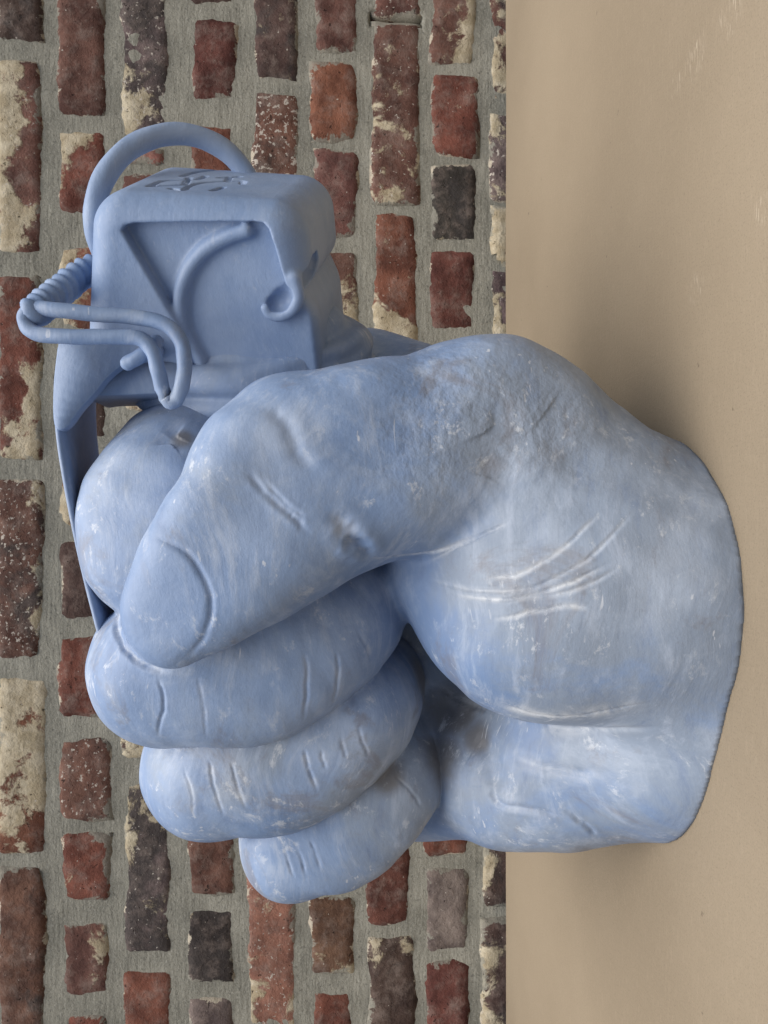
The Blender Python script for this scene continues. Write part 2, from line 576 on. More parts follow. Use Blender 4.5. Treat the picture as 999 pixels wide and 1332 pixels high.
# photograph pixels: x0, x1, y0, y1, colour, burnt, lime, specks, where the lime sits (right, up)
COURSES = [
    [(-2, 53, -150, 50, 'dark', .35, 0, .2, 0, 0), (-2, 53, 84, 328, 'purple', .15, .55, .5, .1, .75), (-2, 53, 360, 597, 'red', .3, .38, .2, -.35, -.3),
     (-2, 55, 627, 857, 'purple', .45, .25, .8, .2, -.7), (-2, 61, 882, 1110, 'orange', .1, .62, .2, .7, .1), (-2, 57, 1128, 1362, 'brown', .3, 0, .1, 0, 0)],
    [(76, 136, -85, 148, 'purple', .1, 0, .3, 0, 0), (76, 136, 172, 278, 'red', 0, .30, .2, .9, .3), (78, 136, 322, 428, 'orange', .1, .45, .2, -.2, .3),
     (77, 138, 590, 682, 'red', .1, .45, .2, 0, .5), (81, 140, 707, 803, 'dark', .2, 0, .1, 0, 0), (78, 137, 828, 930, 'red', 0, 0, .1, 0, 0),
     (78, 144, 960, 1066, 'purple', .25, .12, .7, 0, 0), (82, 143, 1084, 1171, 'red', 0, .06, .2, -.3, .3), (82, 140, 1200, 1294, 'purple', .1, .22, .2, .1, -.6),
     (86, 136, 1318, 1420, 'red', .1, 0, .1, 0, 0)],
    [(158, 219, -60, 178, 'grey', .7, .18, .7, -.5, .6), (158, 212, 196, 210, 'pink', 0, 0, .1, 0, 0), (160, 222, 880, 987, 'dark', .3, .55, .3, -.2, .4),
     (163, 221, 1016, 1240, 'grey', .75, .42, .5, .55, .1), (161, 223, 1262, 1372, 'orange', .05, .05, .2, 0, 0)],
    [(248, 305, -98, 3, 'dark', .1, 0, .1, 0, 0), (250, 308, 28, 130, 'dred', .2, 0, .2, 0, 0), (246, 304, 163, 272, 'orange', 0, 0, .1, 0, 0),
     (246, 305, 1065, 1165, 'brown', .05, 0, .1, 0, 0), (246, 304, 1182, 1278, 'black', .3, .05, .2, 0, .2), (247, 303, 1298, 1400, 'grey', .2, 0, .2, 0, 0)],
    [(333, 386, -120, 100, 'dark', .45, .08, .2, -.3, 0), (330, 389, 122, 238, 'brown', .45, .2, 1.0, 0, 0), (323, 385, 1120, 1370, 'pink', .05, .42, .6, -.65, .2)],
    [(410, 464, -150, 66, 'purple', 0, 0, .1, 0, 0), (405, 464, 84, 182, 'orange', 0, .05, .2, .3, 0), (409, 464, 197, 307, 'purple', .15, 0, .2, 0, 0),
     (400, 466, 328, 428, 'purple', .15, .62, .5, -.4, -.1), (404, 461, 1166, 1268, 'brown', 0, .10, .2, -.7, -.4), (406, 457, 1288, 1395, 'red', 0, 0, .2, 0, 0)],
    [(486, 545, -80, 17, 'purple', .1, .25, .7, 0, 0), (485, 545, 33, 263, 'purple', .1, .40, .5, 0, -.1), (486, 542, 279, 455, 'orange', .1, .30, .4, -.8, .3),
     (478, 532, 1098, 1203, 'dred', .05, .04, .1, 0, 0), (482, 540, 1219, 1420, 'dark', .25, .05, .1, .7, 0)],
    [(560, 618, -65, 82, 'purple', 0, .40, .2, -.2, -.7), (561, 621, 98, 202, 'red', 0, 0, .3, 0, 0), (562, 618, 218, 312, 'black', .4, 0, .1, 0, 0),
     (560, 618, 328, 429, 'dred', .05, 0, .1, 0, 0), (553, 608, 1040, 1112, 'red', .1, 0, .2, 0, 0), (555, 608, 1129, 1238, 'grey', .1, .1, .4, 0, 0),
     (553, 608, 1251, 1420, 'dred', .1, .1, .2, 0, 0)],
    [(638, 700, -90, 140, 'purple', .4, .4, .4, -.3, .5), (638, 700, 150, 262, 'grey', .4, .3, .7, 0, .3), (640, 700, 270, 345, 'orange', .3, .5, .5, 0, .4),
     (639, 700, 352, 470, 'grey', .5, .42, .5, -.3, .3), (628, 690, 1080, 1180, 'dark', .5, .3, .4, 0, .5), (628, 690, 1195, 1405, 'dark', .5, .3, .2, 0, .4)],
]


def wall_pt(px, py):
    return P(px, py, WALL_Y)


def brick_mesh(w, h, dep, rnd):
    """a worn brick: uneven outline, rounded arrises, pitted face"""
    nx, nz = max(8, int(w / 0.0075)), max(6, int(h / 0.0075))
    ph = [rnd.uniform(0, 6.28) for _ in range(8)]
    chip = [(rnd.choice((-1, 1)), rnd.choice((-1, 1)), rnd.uniform(0.1, 1.0)) for _ in range(2)]
    edge_n = [rnd.gauss(0, .0005) if rnd.random() < .82 else rnd.gauss(-.0003, .0022) for _ in range(97)]
    edge_n = [.25 * edge_n[i - 1] + .5 * edge_n[i] + .25 * edge_n[(i + 1) % 97] for i in range(97)]
    V, F = [], []
    top = {}
    for j in range(nz + 1):
        for i in range(nx + 1):
            s, t = 2 * i / nx - 1, 2 * j / nz - 1
            x, z = s * w / 2, t * h / 2
            ed = max(abs(s) ** (w / 0.0018), abs(t) ** (h / 0.0018))
            # outline waviness
            if abs(s) > 0.7:
                x += (0.0005 * math.sin(4 * t + ph[0]) + edge_n[(j + (s > 0) * 15) % 97]) * abs(s) ** 6
            if abs(t) > 0.6:
                z += (0.0004 * math.sin(4 * s * w / 0.1 + ph[2]) + edge_n[(i + 30 + (t > 0) * 34) % 97]) * abs(t) ** 6
            for (cs, ct, a) in chip:
                c = max(0.0, (s * cs + t * ct) - (2 - 0.42 * a * 1.0)) / 0.42
                if c > 0:
                    x -= cs * c * 0.012 * a; z -= ct * c * 0.010 * a
            y = 0.0011 * math.sin(60 * x + ph[4]) * math.cos(75 * z + ph[5]) + rnd.uniform(-.0007, .0007) + 0.0045 * ed
            top[i, j] = len(V)
            V.append((x, y, z))
    for j in range(nz):
        for i in range(nx):
            F.append((top[i, j], top[i + 1, j], top[i + 1, j + 1], top[i, j + 1]))
    ring = [(i, 0) for i in range(nx)] + [(nx, j) for j in range(nz)] + [(i, nz) for i in range(nx, 0, -1)] + [(0, j) for j in range(nz, 0, -1)]
    b0 = len(V)
    for q in ring:
        x, y, z = V[top[q]]
        V.append((x, dep, z))
    k = len(ring)
    for i in range(k):
        F.append((top[ring[i]], b0 + i, b0 + (i + 1) % k, top[ring[(i + 1) % k]]))
    F.append(tuple(b0 + i for i in range(k))[::-1])
    return mesh('brick', V, F)


def build_wall():
    rnd = random.Random(21)
    root = bpy.data.objects.new('brick_wall', None)
    COL.objects.link(root)
    root.location = (0, WALL_Y, -0.06)
    root['label'] = 'old red brick wall with grey mortar and lime remnants behind the fist'
    root['category'] = 'wall'

    specs = []
    kinds = ['red', 'purple', 'dred', 'brown', 'orange', 'dark', 'red', 'purple']

    def filler(x0, x1, y0, y1):
        k = rnd.choice(kinds)
        specs.append((x0, x1, y0, y1, k, rnd.choice((0, .1, .3, .4)), rnd.choice((0, 0, .2, .45)), rnd.uniform(.1, .6), rnd.uniform(-.4, .4), rnd.uniform(-.4, .4)))

    for ci, course in enumerate(COURSES):
        course = sorted(course, key=lambda b: b[2])
        cx0 = sorted(b[0] for b in course)[len(course) // 2]
        cx1 = sorted(b[1] for b in course)[len(course) // 2]
        # fill what the sculpture hides and a margin beyond the frame
        marks = [-500] + [v for b in course for v in (b[2], b[3])] + [1830]
        for a, b in zip(marks[0::2], marks[1::2]):
            gap = b - a
            if gap < 75:
                continue
            y = a + (20 if a > -500 else 0)
            end = b - (20 if b < 1830 else 0)
            n = max(1, round((end - y) / 150))
            cuts = [y + (end - y) * i / n for i in range(n + 1)]
            for i in range(n):
                filler(cx0, cx1, cuts[i] + (10 if i else 0), cuts[i + 1] - (10 if i < n - 1 else 0))
        specs.extend(course)
    for c in range(1, 4):                       # courses above the frame
        y = -500 - rnd.uniform(0, 100)
        while y < 1830:
            L = rnd.choice((105, 225))
            filler(-2 - 83 * c, 54 - 83 * c, y, y + L)
            y += L + 20
    y = -500
    while y < 1830:                             # the course hidden by the board
        L = rnd.choice((105, 225))
        filler(712, 766, y, y + L)
        y += L + 20

    for (x0, x1, y0, y1, kind, dk, cr, sp, bx, bz) in specs:
        a, b = wall_pt(x0, y1), wall_pt(x1, y0)      # upper-left and lower-right in the upright world
        w, h = b[0] - a[0], a[2] - b[2]
        if h < 0.01 or w < 0.008:
            continue
        me = brick_mesh(w + 0.0062, h + 0.0062, 0.05, rnd)
        o = link('brick', me, M_BRICK, root)
        proud = rnd.uniform(-0.0036, -0.0016)
        o.location = ((a[0] + b[0]) / 2, proud, (a[2] + b[2]) / 2 + 0.06)
        o.rotation_euler = (rnd.uniform(-.03, .03), rnd.uniform(-.012, .012), rnd.uniform(-.02, .02))
        c = TINT[kind]
        v = rnd.uniform(0.88, 1.12)
        o['tint'] = (c[0] * v, c[1] * v * rnd.uniform(.93, 1.07), c[2] * v)
        o['dark'] = float(dk); o['cream'] = float(cr); o['speck'] = float(sp)
        o['size'] = (float(w), 0.0, float(h))
        o['bias'] = (float(bx), 0.0, float(bz))

    # mortar: one rough sheet with depth, pressed unevenly around the bricks
    nr = np.random.default_rng(5)
    x0, x1, z0, z1, st = -1.06, 1.06, -0.06, 0.86, 0.0045
    nx, nz = int((x1 - x0) / st), int((z1 - z0) / st)
    X, Z = np.meshgrid(np.linspace(x0, x1, nx + 1), np.linspace(z0, z1, nz + 1), indexing='ij')

    def rough(sc):
        g = nr.normal(size=(int(nx / sc) + 3, int(nz / sc) + 3))
        fi, fj = np.arange(nx + 1) / sc, np.arange(nz + 1) / sc
        i0, j0 = fi.astype(int), fj.astype(int)
        a, b = (fi - i0)[:, None], (fj - j0)[None, :]
        a, b = a * a * (3 - 2 * a), b * b * (3 - 2 * b)
        g00, g10, g01, g11 = g[np.ix_(i0, j0)], g[np.ix_(i0 + 1, j0)], g[np.ix_(i0, j0 + 1)], g[np.ix_(i0 + 1, j0 + 1)]
        return g00 * (1 - a) * (1 - b) + g10 * a * (1 - b) + g01 * (1 - a) * b + g11 * a * b

    Y = 0.0002 * rough(1) + 0.0003 * rough(3) + 0.0005 * rough(9)
    # the open joint where the mortar has fallen out
    hole = wall_pt(515, 25)
    Y += 0.03 * (np.abs(X - hole[0]) < 0.0062) * (np.abs(Z - hole[2]) < 0.031)
    V = np.stack([X, Y, Z + 0.06], -1).reshape(-1, 3)
    id_ = np.arange((nx + 1) * (nz + 1)).reshape(nx + 1, nz + 1)
    Q = np.stack([id_[:-1, :-1], id_[1:, :-1], id_[1:, 1:], id_[:-1, 1:]], -1).reshape(-1, 4)
    # back and sides
    back = len(V)
    V = np.concatenate([V, [(x0, .10, z0 + .06), (x1, .10, z0 + .06), (x1, .10, z1 + .06), (x0, .10, z1 + .06)]])
    me = mesh_np('mortar', V, np.concatenate([Q, [[back + 3, back + 2, back + 1, back]],
              [[id_[0, 0], back, back + 1, id_[-1, 0]]], [[id_[-1, 0], back + 1, back + 2, id_[-1, -1]]],
              [[id_[-1, -1], back + 2, back + 3, id_[0, -1]]], [[id_[0, -1], back + 3, back, id_[0, 0]]]]))
    link('mortar', me, M_MORTAR, root)


build_wall()

# ------------------------------------------------------------------ the sculpture
statue = bpy.data.objects.new('fist_sculpture', None)
COL.objects.link(statue)
BASE = np.array([-0.06, 0.50, 0.0])
statue.location = BASE
statue['label'] = 'large blue painted sculpture of a fist clutching a grenade'
statue['category'] = 'sculpture'


def part(name, me, parent=statue, scuffed=0.35):
    """mesh given in world coordinates -> child of the sculpture"""
    me.transform(Matrix.Translation(-Vector(BASE)))
    o = link(name, me, M_PAINT, parent)
    o['scuffed'] = scuffed
    return o


def T(px, py, Y, r):
    return (P(px, py, Y), S(r, Y))


H = 0.0015
hand = Grid((-0.30, 0.315, -0.012), (0.20, 0.70, 0.42), H)


def group(pts_list, k):
    g = Grid.__new__(Grid)
    lo = np.min([p - r - .03 for pts in pts_list for p, r in pts], 0)
    hi = np.max([p + r + .03 for pts in pts_list for p, r in pts], 0)
    a = np.clip(np.floor((lo - hand.lo) / H).astype(int), 0, hand.n - 2)
    b = np.clip(np.ceil((hi - hand.lo) / H).astype(int), 2, hand.n)
    g.lo = hand.lo + a * H; g.h = H; g.n = b - a
    g.ax = [hand.ax[i][a[i]:b[i]] for i in range(3)]
    g.d = np.full(g.n, 0.05, np.float32)
    for pts in pts_list:
        g.chain(pts, k, n=5)
    return g, tuple(slice(a[i], b[i]) for i in range(3))


def merge(gs, k):
    g, sl = gs
    hand.d[sl] = smin(hand.d[sl], g.d, k)


# palm and back of the hand
hand.chain([T(900, 860, .53, 150), T(700, 880, .60, 150), T(520, 850, .630, 130), T(380, 740, .61, 120)], .03)
hand.chain([T(520, 980, .59, 105), T(400, 960, .60, 95), T(300, 840, .60, 90)], .03)
hand.chain([T(470, 800, .610, 105), T(600, 900, .605, 112), T(720, 930, .585, 125)], .03)
# heel of the hand under the little finger
hand.chain([T(590, 975, .600, 95), T(655, 1003, .528, 98), T(720, 995, .505, 108), T(800, 955, .487, 122), T(930, 900, .480, 130)], .03)
# web behind the grenade and the thumb
hand.chain([T(475, 520, .590, 92), T(600, 560, .560, 95), T(720, 690, .53, 120), T(880, 770, .50, 130)], .03)
# index
idx_g = group([[T(360, 590, .60, 78), T(266, 602, .53, 92), T(222, 642, .495, 97), T(200, 680, .485, 95), T(220, 730, .484, 90), T(330, 800, .50, 84)]], .016)
mid_g = group([[T(330, 790, .60, 85), T(220, 862, .50, 96), T(262, 866, .470, 99), T(335, 862, .462, 101), T(425, 812, .472, 90), T(450, 770, .50, 84), T(440, 740, .54, 80)]], .016)
rin_g = group([[T(380, 900, .60, 80), T(278, 992, .53, 86), T(310, 992, .500, 89), T(375, 986, .492, 91), T(455, 928, .496, 83), T(475, 890, .53, 78)]], .014)
pin_g = group([[T(460, 1000, .60, 70), T(385, 1088, .55, 70), T(405, 1086, .520, 74), T(445, 1076, .514, 76), T(500, 1022, .515, 70), T(520, 985, .54, 66)]], .012)


def flatten(gs, px, py, Yp, n, k=.018):
    g, sl = gs
    n = np.array(n, float); n /= np.linalg.norm(n)
    o = P(px, py, Yp)
    pl = (g.ax[0][:, None, None] - o[0]) * n[0] + (g.ax[1][None, :, None] - o[1]) * n[1] + (g.ax[2][None, None, :] - o[2]) * n[2]
    g.d = smax(g.d, pl.astype(np.float32), k)


flatten(mid_g, 320, 880, .4250, (-.12, -1, .06))
flatten(rin_g, 350, 1000, .4570, (-.18, -1, .06))
flatten(pin_g, 430, 1085, .4845, (-.22, -1, .05))
flatten(idx_g, 175, 670, .446, (.1, -1, .30))
for g in (idx_g, pin_g, rin_g, mid_g):
    merge(g, .0012)
del idx_g, pin_g, rin_g, mid_g
# ball of the thumb
thn_g = group([[T(715, 772, .446, 150), T(780, 768, .440, 166), T(855, 775, .441, 174), T(960, 800, .450, 170)],
               [T(606, 724, .464, 104), T(690, 772, .448, 138)],
               [T(640, 575, .448, 122), T(745, 662, .448, 132), T(850, 745, .448, 142)]], .040)
merge(thn_g, .008)
# thumb
thb_g = group([[T(222, 800, .405, 68), T(266, 754, .405, 92), T(330, 692, .412, 116), T(395, 640, .420, 128), T(470, 604, .428, 133),
                T(548, 594, .436, 131), T(640, 574, .442, 134), T(720, 626, .448, 128)]], .02)
thb_g[0].chain([T(330, 600, .418, 78), T(372, 560, .430, 74)], .012)       # bony joints
thb_g[0].chain([T(640, 540, .432, 88), T(660, 580, .425, 80)], .016)
flatten(thb_g, 300, 725, .3735, (-.22, -1, .30), .014)
flatten(thb_g, 500, 600, .3840, (.10, -1, -.04), .014)
merge(thb_g, .006)
del thn_g, thb_g
# the wrist runs on into the foot
hand.chain([T(715, 925, .492, 58), T(780, 930, .484, 72), T(870, 925, .470, 92)], .030, n=4)
hand.chain([T(850, 980, .462, 66), T(868, 972, .446, 82), T(900, 930, .432, 90)], .03, n=3)
hand.chain([T(840, 978, .492, 92), T(905, 945, .462, 118), T(965, 840, .450, 150)], .030, n=4)
# flat foot on the board
hand.d = np.maximum(hand.d, (0.0000 - hand.ax[2])[None, None, :])

WEAR = []        # (polyline, radius): paint rubbed pale along these lines


CREASES = []     # (polyline, half width, depth, rim)


def crease(pts, w=0.0016, depth=0.0016, wear=0.0, rim=0.25, wr=None):
    """a line drawn over the photograph, laid onto the surface behind it"""
    q = [hand.hit(x, y) for x, y in catmull([np.array(p, float) for p in pts], 4)]
    q = [p for p in q if p is not None]
    if len(q) < 2:
        return
    q = np.array(q)
    q = q + np.random.default_rng(len(CREASES)).normal(0, w * .22, q.shape)
    CREASES.append((q, w, depth, rim))
    if wear:
        WEAR.append((q, wr or w * 1.5, wear))


# wrinkles at the ball of the thumb
for pts, w in (([(632, 752), (670, 748), (720, 722), (780, 668)], 1.0), ([(560, 755), (620, 768), (690, 764), (760, 730), (825, 665)], .6),
               ([(585, 772), (660, 780), (730, 762), (790, 735)], .9), ([(640, 806), (700, 795), (740, 788), (765, 793)], 1.0),
               ([(655, 780), (740, 770), (800, 742)], .5), ([(480, 725), (560, 718), (640, 690)], .8), ([(560, 730), (620, 700), (660, 680)], .7)):
    crease(pts, .0009, .0008, w * .9, .12, .0013)
# crease between the ball of the thumb and the heel
crease([(545, 880), (610, 915), (690, 940), (780, 948), (850, 945)], .0022, .0012, .35, .1, .005)
crease([(640, 912), (690, 928), (760, 930), (840, 915)], .0012, .0005, .7, .1, .006)
crease([(660, 985), (720, 1000), (790, 1010)], .0030, .0014, .3, .2)
crease([(640, 1025), (650, 1045), (700, 1055), (745, 1072)], .0020, .0013, .2, .3)
crease([(735, 1055), (760, 1072), (775, 1085)], .0016, .0012, .2, .3)
crease([(620, 960), (640, 990), (645, 1030)], .006, .0025, .0, .3)
# finger creases
for pts, d, w in (([(207, 885), (213, 915), (205, 958)], .0016, .1), ([(258, 880), (265, 920), (268, 958)], .0006, .35),
                  ([(397, 850), (400, 880), (396, 935)], .0016, .4), ([(438, 850), (440, 880), (433, 918)], .0016, .4), ([(465, 820), (478, 842), (482, 858)], .0012, .4),
                  ([(240, 1000), (250, 1030), (252, 1062)], .0011, .7), ([(272, 990), (278, 1020), (290, 1060)], .0015, .8), ([(300, 990), (308, 1020), (320, 1052)], .0011, .9),
                  ([(395, 975), (402, 1000), (412, 1028)], .0015, .7), ([(417, 975), (420, 990), (424, 1000)], .0011, .4), ([(443, 960), (447, 975), (450, 985)], .0012, .3),
                  ([(466, 945), (472, 965), (480, 985)], .0014, .3), ([(370, 1098), (374, 1120), (382, 1142)], .0012, .1), ([(382, 1095), (390, 1115), (398, 1138)], .0014, .1),
                  ([(402, 1092), (410, 1110), (416, 1130)], .0012, .1), ([(515, 1010), (535, 1030), (548, 1050)], .0012, .2)):
    crease(pts, .0010, d * .60, w * .55, .06, .0026)
# thumb: knuckle folds and the rim of the nail
crease([(322, 615), (345, 640), (375, 668), (400, 690)], .0016, .0012, .15, .2)
crease([(340, 620), (372, 655), (398, 672)], .0012, .0007, .15, .15)
crease([(345, 530), (372, 548), (382, 580), (410, 615)], .0036, .0012, .0, .15)
crease([(425, 672), (455, 692), (475, 715)], .0036, .0018, .3, .2)
crease([(448, 700), (470, 712), (480, 726)], .0030, .0025, .4, .3)
crease([(205, 700), (240, 717), (262, 745), (275, 785), (267, 825), (248, 853)], .0014, .0011, .05, .05)
crease([(640, 545), (650, 590), (648, 640)], .010, .0018, .0, .0)
crease([(700, 520), (735, 575), (740, 630)], .012, .0022, .0, .0)
# edge of the nail plate against the fingertip
crease([(150, 795), (158, 835), (185, 862), (218, 872)], .0016, .0014, .5, .4)
# sunken spots on the index
crease([(218, 580), (234, 562)], .007, .0022, .0, .0)

# a wavy low-frequency hand-modelled surface
xx, yy, zz = hand.ax[0][:, None, None], hand.ax[1][None, :, None], hand.ax[2][None, None, :]
hand.d += (0.0009 * np.sin(57 * xx + 31 * zz) * np.sin(49 * yy - 37 * zz + 1.3) * np.sin(43 * zz + 25 * xx + .4)).astype(np.float32)
hand.d += (0.0005 * np.sin(131 * xx + 61 * yy) * np.sin(117 * zz - 83 * xx + 2.0)).astype(np.float32)
hand.d = np.maximum(hand.d, (0.0000 - hand.ax[2])[None, None, :])



def refine(V, Q):
    """split every quad in four, smoothing as it goes"""
    n = len(V)
    E = np.sort(np.stack([Q, np.roll(Q, -1, 1)], -1).reshape(-1, 2), 1)
    key = E[:, 0].astype(np.int64) * n + E[:, 1]
    u, inv = np.unique(key, return_inverse=True)
    ev = (V[u // n] + V[u % n]) / 2
    fv = V[Q].mean(1)
    e = (n + inv).reshape(-1, 4)
    f = n + len(u) + np.arange(len(Q))
    V2 = np.concatenate([V, ev, fv])
    Q2 = np.concatenate([np.stack([Q[:, i], e[:, i], f, e[:, (i + 3) % 4]], 1) for i in range(4)])
    return V2, Q2


def normals(V, Q):
    N = np.zeros_like(V)
    fn = np.cross(V[Q[:, 2]] - V[Q[:, 0]], V[Q[:, 3]] - V[Q[:, 1]])
    for i in range(4):
        for c in range(3):
            N[:, c] += np.bincount(Q[:, i], fn[:, c], len(V))
    return N / (np.linalg.norm(N, axis=1)[:, None] + 1e-12)


def line_dist(V, q, m):
    lo, hi = q.min(0) - m, q.max(0) + m
    ids = np.nonzero(((V > lo) & (V < hi)).all(1))[0]
    best = np.full(len(ids), 1.0); along = np.zeros(len(ids))
    n = len(q) - 1
    for i, (a, b) in enumerate(zip(q[:-1], q[1:])):
        if np.linalg.norm(b - a) > 0.03:
            continue
        ab = b - a
        t = np.clip(((V[ids] - a) @ ab) / (ab @ ab + 1e-12), 0, 1)
        d = np.linalg.norm(V[ids] - a - t[:, None] * ab, axis=1)
        w = d < best
        along = np.where(w, (i + t) / n, along)
        best = np.minimum(best, d)
    return ids, best, along


hv, hq = hand.polygonise()
hv = relax(hv, hq, 1, 0.5)
hv, hq = refine(hv, hq)
hv = relax(hv, hq, 1, 0.5)
hn = normals(hv, hq)
disp = np.zeros(len(hv))
for q, w, dep, rim in CREASES:
    ids, d, al = line_dist(hv, q, w * 5)
    fade = np.clip(np.minimum(al, 1 - al) * 5 + .12, 0, 1)
    disp[ids] += fade * dep * (-np.exp(-(d / w) ** 2) + rim * np.exp(-((d - 2.1 * w) / (1.1 * w)) ** 2))
hv = hv + hn * disp[:, None]
hv[:, 2] = np.where(hv[:, 2] < 0.0012, -0.0003, hv[:, 2])      # the foot rests on the board
hand_me = mesh_np('hand', hv, hq)
_cap = (hv[hq][:, :, 2] < 0.0004).all(1)                # flat underside, crisp edge
hand_me.polygons.foreach_set('use_smooth', ~_cap) if len(hand_me.polygons) == len(hq) else None
wear = np.zeros(len(hv), np.float32)
for q, wr, amt in WEAR:
    ids, d, al = line_dist(hv, q, wr * 3)
    wear[ids] = np.maximum(wear[ids], amt * np.clip(np.minimum(al, 1 - al) * 5, 0, 1) * np.exp(-(d / wr) ** 2))
at = hand_me.attributes.new('wear', 'FLOAT', 'POINT')
at.data.foreach_set('value', wear)
thin = np.clip((.20 - hv[:, 2]) / .12, 0, 1) * .8
dimple = np.zeros(len(hv), np.float32)
for (x, y, r_) in ((600, 520, .055), (690, 540, .05), (560, 580, .04)):
    c_ = hand.hit(x, y)
    dimple = np.maximum(dimple, np.exp(-(np.linalg.norm(hv - c_, axis=1) / r_) ** 2 * 1.5))
stain_shade = np.zeros(len(hv), np.float32)  # grime spots; those in the palm hollow also paint its shade
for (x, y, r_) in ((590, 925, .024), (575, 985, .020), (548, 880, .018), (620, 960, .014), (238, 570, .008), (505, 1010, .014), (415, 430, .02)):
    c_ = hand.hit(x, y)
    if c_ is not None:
        stain_shade = np.maximum(stain_shade, np.exp(-(np.linalg.norm(hv - c_, axis=1) / r_) ** 2))
for nm, val in (('thin', thin), ('dimple', dimple), ('stain_shade', stain_shade)):
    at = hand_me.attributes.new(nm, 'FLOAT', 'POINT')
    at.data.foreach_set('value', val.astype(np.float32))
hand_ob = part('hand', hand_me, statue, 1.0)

# ---------------- nail of the thumb: a thin plate lying in the fingertip
NAIL = [(205, 703), (239, 720), (259, 748), (270, 785), (262, 822), (244, 848), (218, 866), (186, 856), (163, 831), (154, 800), (163, 762), (182, 726)]


def poly_sd(poly, a, c):
    d = None; ins = None
    n = len(poly)
    for i in range(n):
        p, q = poly[i], poly[(i + 1) % n]
        ex, ey = q[0] - p[0], q[1] - p[1]
        t = np.clip(((a - p[0]) * ex + (c - p[1]) * ey) / (ex * ex + ey * ey), 0, 1)
        dd = (a - p[0] - t * ex) ** 2 + (c - p[1] - t * ey) ** 2
        d = dd if d is None else np.minimum(d, dd)
        cross = ((p[1] > c) != (q[1] > c)) & (a < (q[0] - p[0]) * (c - p[1]) / (q[1] - p[1] + 1e-12) + p[0])
        ins = cross if ins is None else ins ^ cross
    return np.where(ins, -1, 1) * np.sqrt(d)


nx_, ny_ = pix(hv)
nsd = poly_sd([tuple(p) for p in catmull([np.array(p, float) for p in NAIL + NAIL[:1]], 4)[:-1]], nx_, ny_)
tip = hand.hit(215, 790)
sel = (nsd < 3) & (np.linalg.norm(hv - tip, axis=1) < .075) & (((hv - CAMP) * hn).sum(1) < 0)
fq = hq[sel[hq].all(1)]
use_, inv_ = np.unique(fq, return_inverse=True)
lift = np.clip(-nsd[use_] / 7.0, -.4, 1.0) * .0003 + .0001
part('thumb_nail', mesh_np('thumb_nail', hv[use_] + hn[use_] * lift[:, None], inv_.reshape(-1, 4)), hand_ob, .6)

# ---------------- grenade head
ANG = R(33)
A_ = np.array([math.cos(ANG), -math.sin(ANG), 0.0])       # out of the fist
B_ = np.array([-math.sin(ANG), -math.cos(ANG), 0.0])      # face turned to the lens
C_ = np.array([0.0, 0.0, 1.0])
TAU = R(10)                                               # the block leans back a little
B_, C_ = B_ * math.cos(TAU) + C_ * math.sin(TAU), C_ * math.cos(TAU) - B_ * math.sin(TAU)
O_ = P(270, 470, .47)                                     # on the front face, at the neck


def on_plane(px, py, o, n, off=0.0):
    d = ray(px, py)
    s = ((o + n * off - CAMP) @ n) / (d @ n)
    return CAMP + d * s


def loc(p):
    w = np.asarray(p) - O_
    return np.array([w @ A_, w @ B_, w @ C_])


def front(px, py, off=0.0):
    return loc(on_plane(px, py, O_, B_, off))


LEN = loc(on_plane(270, 262, O_, B_))[0]
DEP = 0.112
END_O = O_ + A_ * LEN
HG = 0.0007
zt, zb = front(116, 300)[2], front(391, 320)[2]
g = Grid((-0.055, -DEP - 0.02, zb - 0.06), (LEN + 0.012, 0.022, zt + 0.045), HG)
a3, b3, c3 = g.ax[0][:, None, None], g.ax[1][None, :, None], g.ax[2][None, None, :]
# rounded block, a little taller towards the fist
ca, cb, cc = LEN / 2 - .011, -DEP / 2, (zt + zb) / 2
tp_ = 0.24 * (LEN - a3) / LEN
tap = 1.0 + tp_
ha, hb, hc = LEN / 2 + .011, DEP / 2, (zt - zb) / 2 * 1.0 * tap
rr = 0.019
qa, qb, qc = np.abs(a3 - ca) - ha + rr, np.abs(b3 - cb) - hb + rr, np.abs(c3 - cc - (zt - zb) / 2 * tp_ * .35) - hc + rr
g.d = (np.sqrt(np.maximum(qa, 0) ** 2 + np.maximum(qb, 0) ** 2 + np.maximum(qc, 0) ** 2) + np.minimum(np.maximum(np.maximum(qa, qb), qc), 0) - rr).astype(np.float32)


# the sunken field of the front face
field = [(158, 300), (162, 294), (172, 291), (250, 290), (328, 290), (341, 292), (349, 300), (357, 322), (366, 355), (374, 378), (392, 384), (425, 400), (470, 480), (255, 520), (236, 432), (205, 380), (180, 338)]
fp = [front(x, y)[[0, 2]] for x, y in field]
sd2 = poly_sd(fp, g.ax[0][:, None], g.ax[2][None, :])[:, None, :]
recess = np.maximum(sd2, -(b3 + 0.0085)) .astype(np.float32)
g.d = smax(g.d, -recess, .0018)


# the block stops short over the neck on its lower side
under = [(412, 366), (388, 388), (399, 402), (428, 430), (450, 520), (540, 520), (540, 366)]
up_ = [front(x, y)[[0, 2]] for x, y in under]
g.d = smax(g.d, -poly_sd(up_, g.ax[0][:, None], g.ax[2][None, :])[:, None, :].astype(np.float32), .007)


def lchain(pts, k=.002, op='add', m=.008):
    g.chain(pts, k, op, m)


# raised bead that sweeps over the field
bead = catmull([(322, 299), (300, 306), (268, 324), (246, 352), (236, 386), (240, 425), (263, 470)], 6)
lchain([(front(x, y, -.0085) * [1, 1, 1] + [0, .0015, 0], .0042) for x, y in bead], .0035)
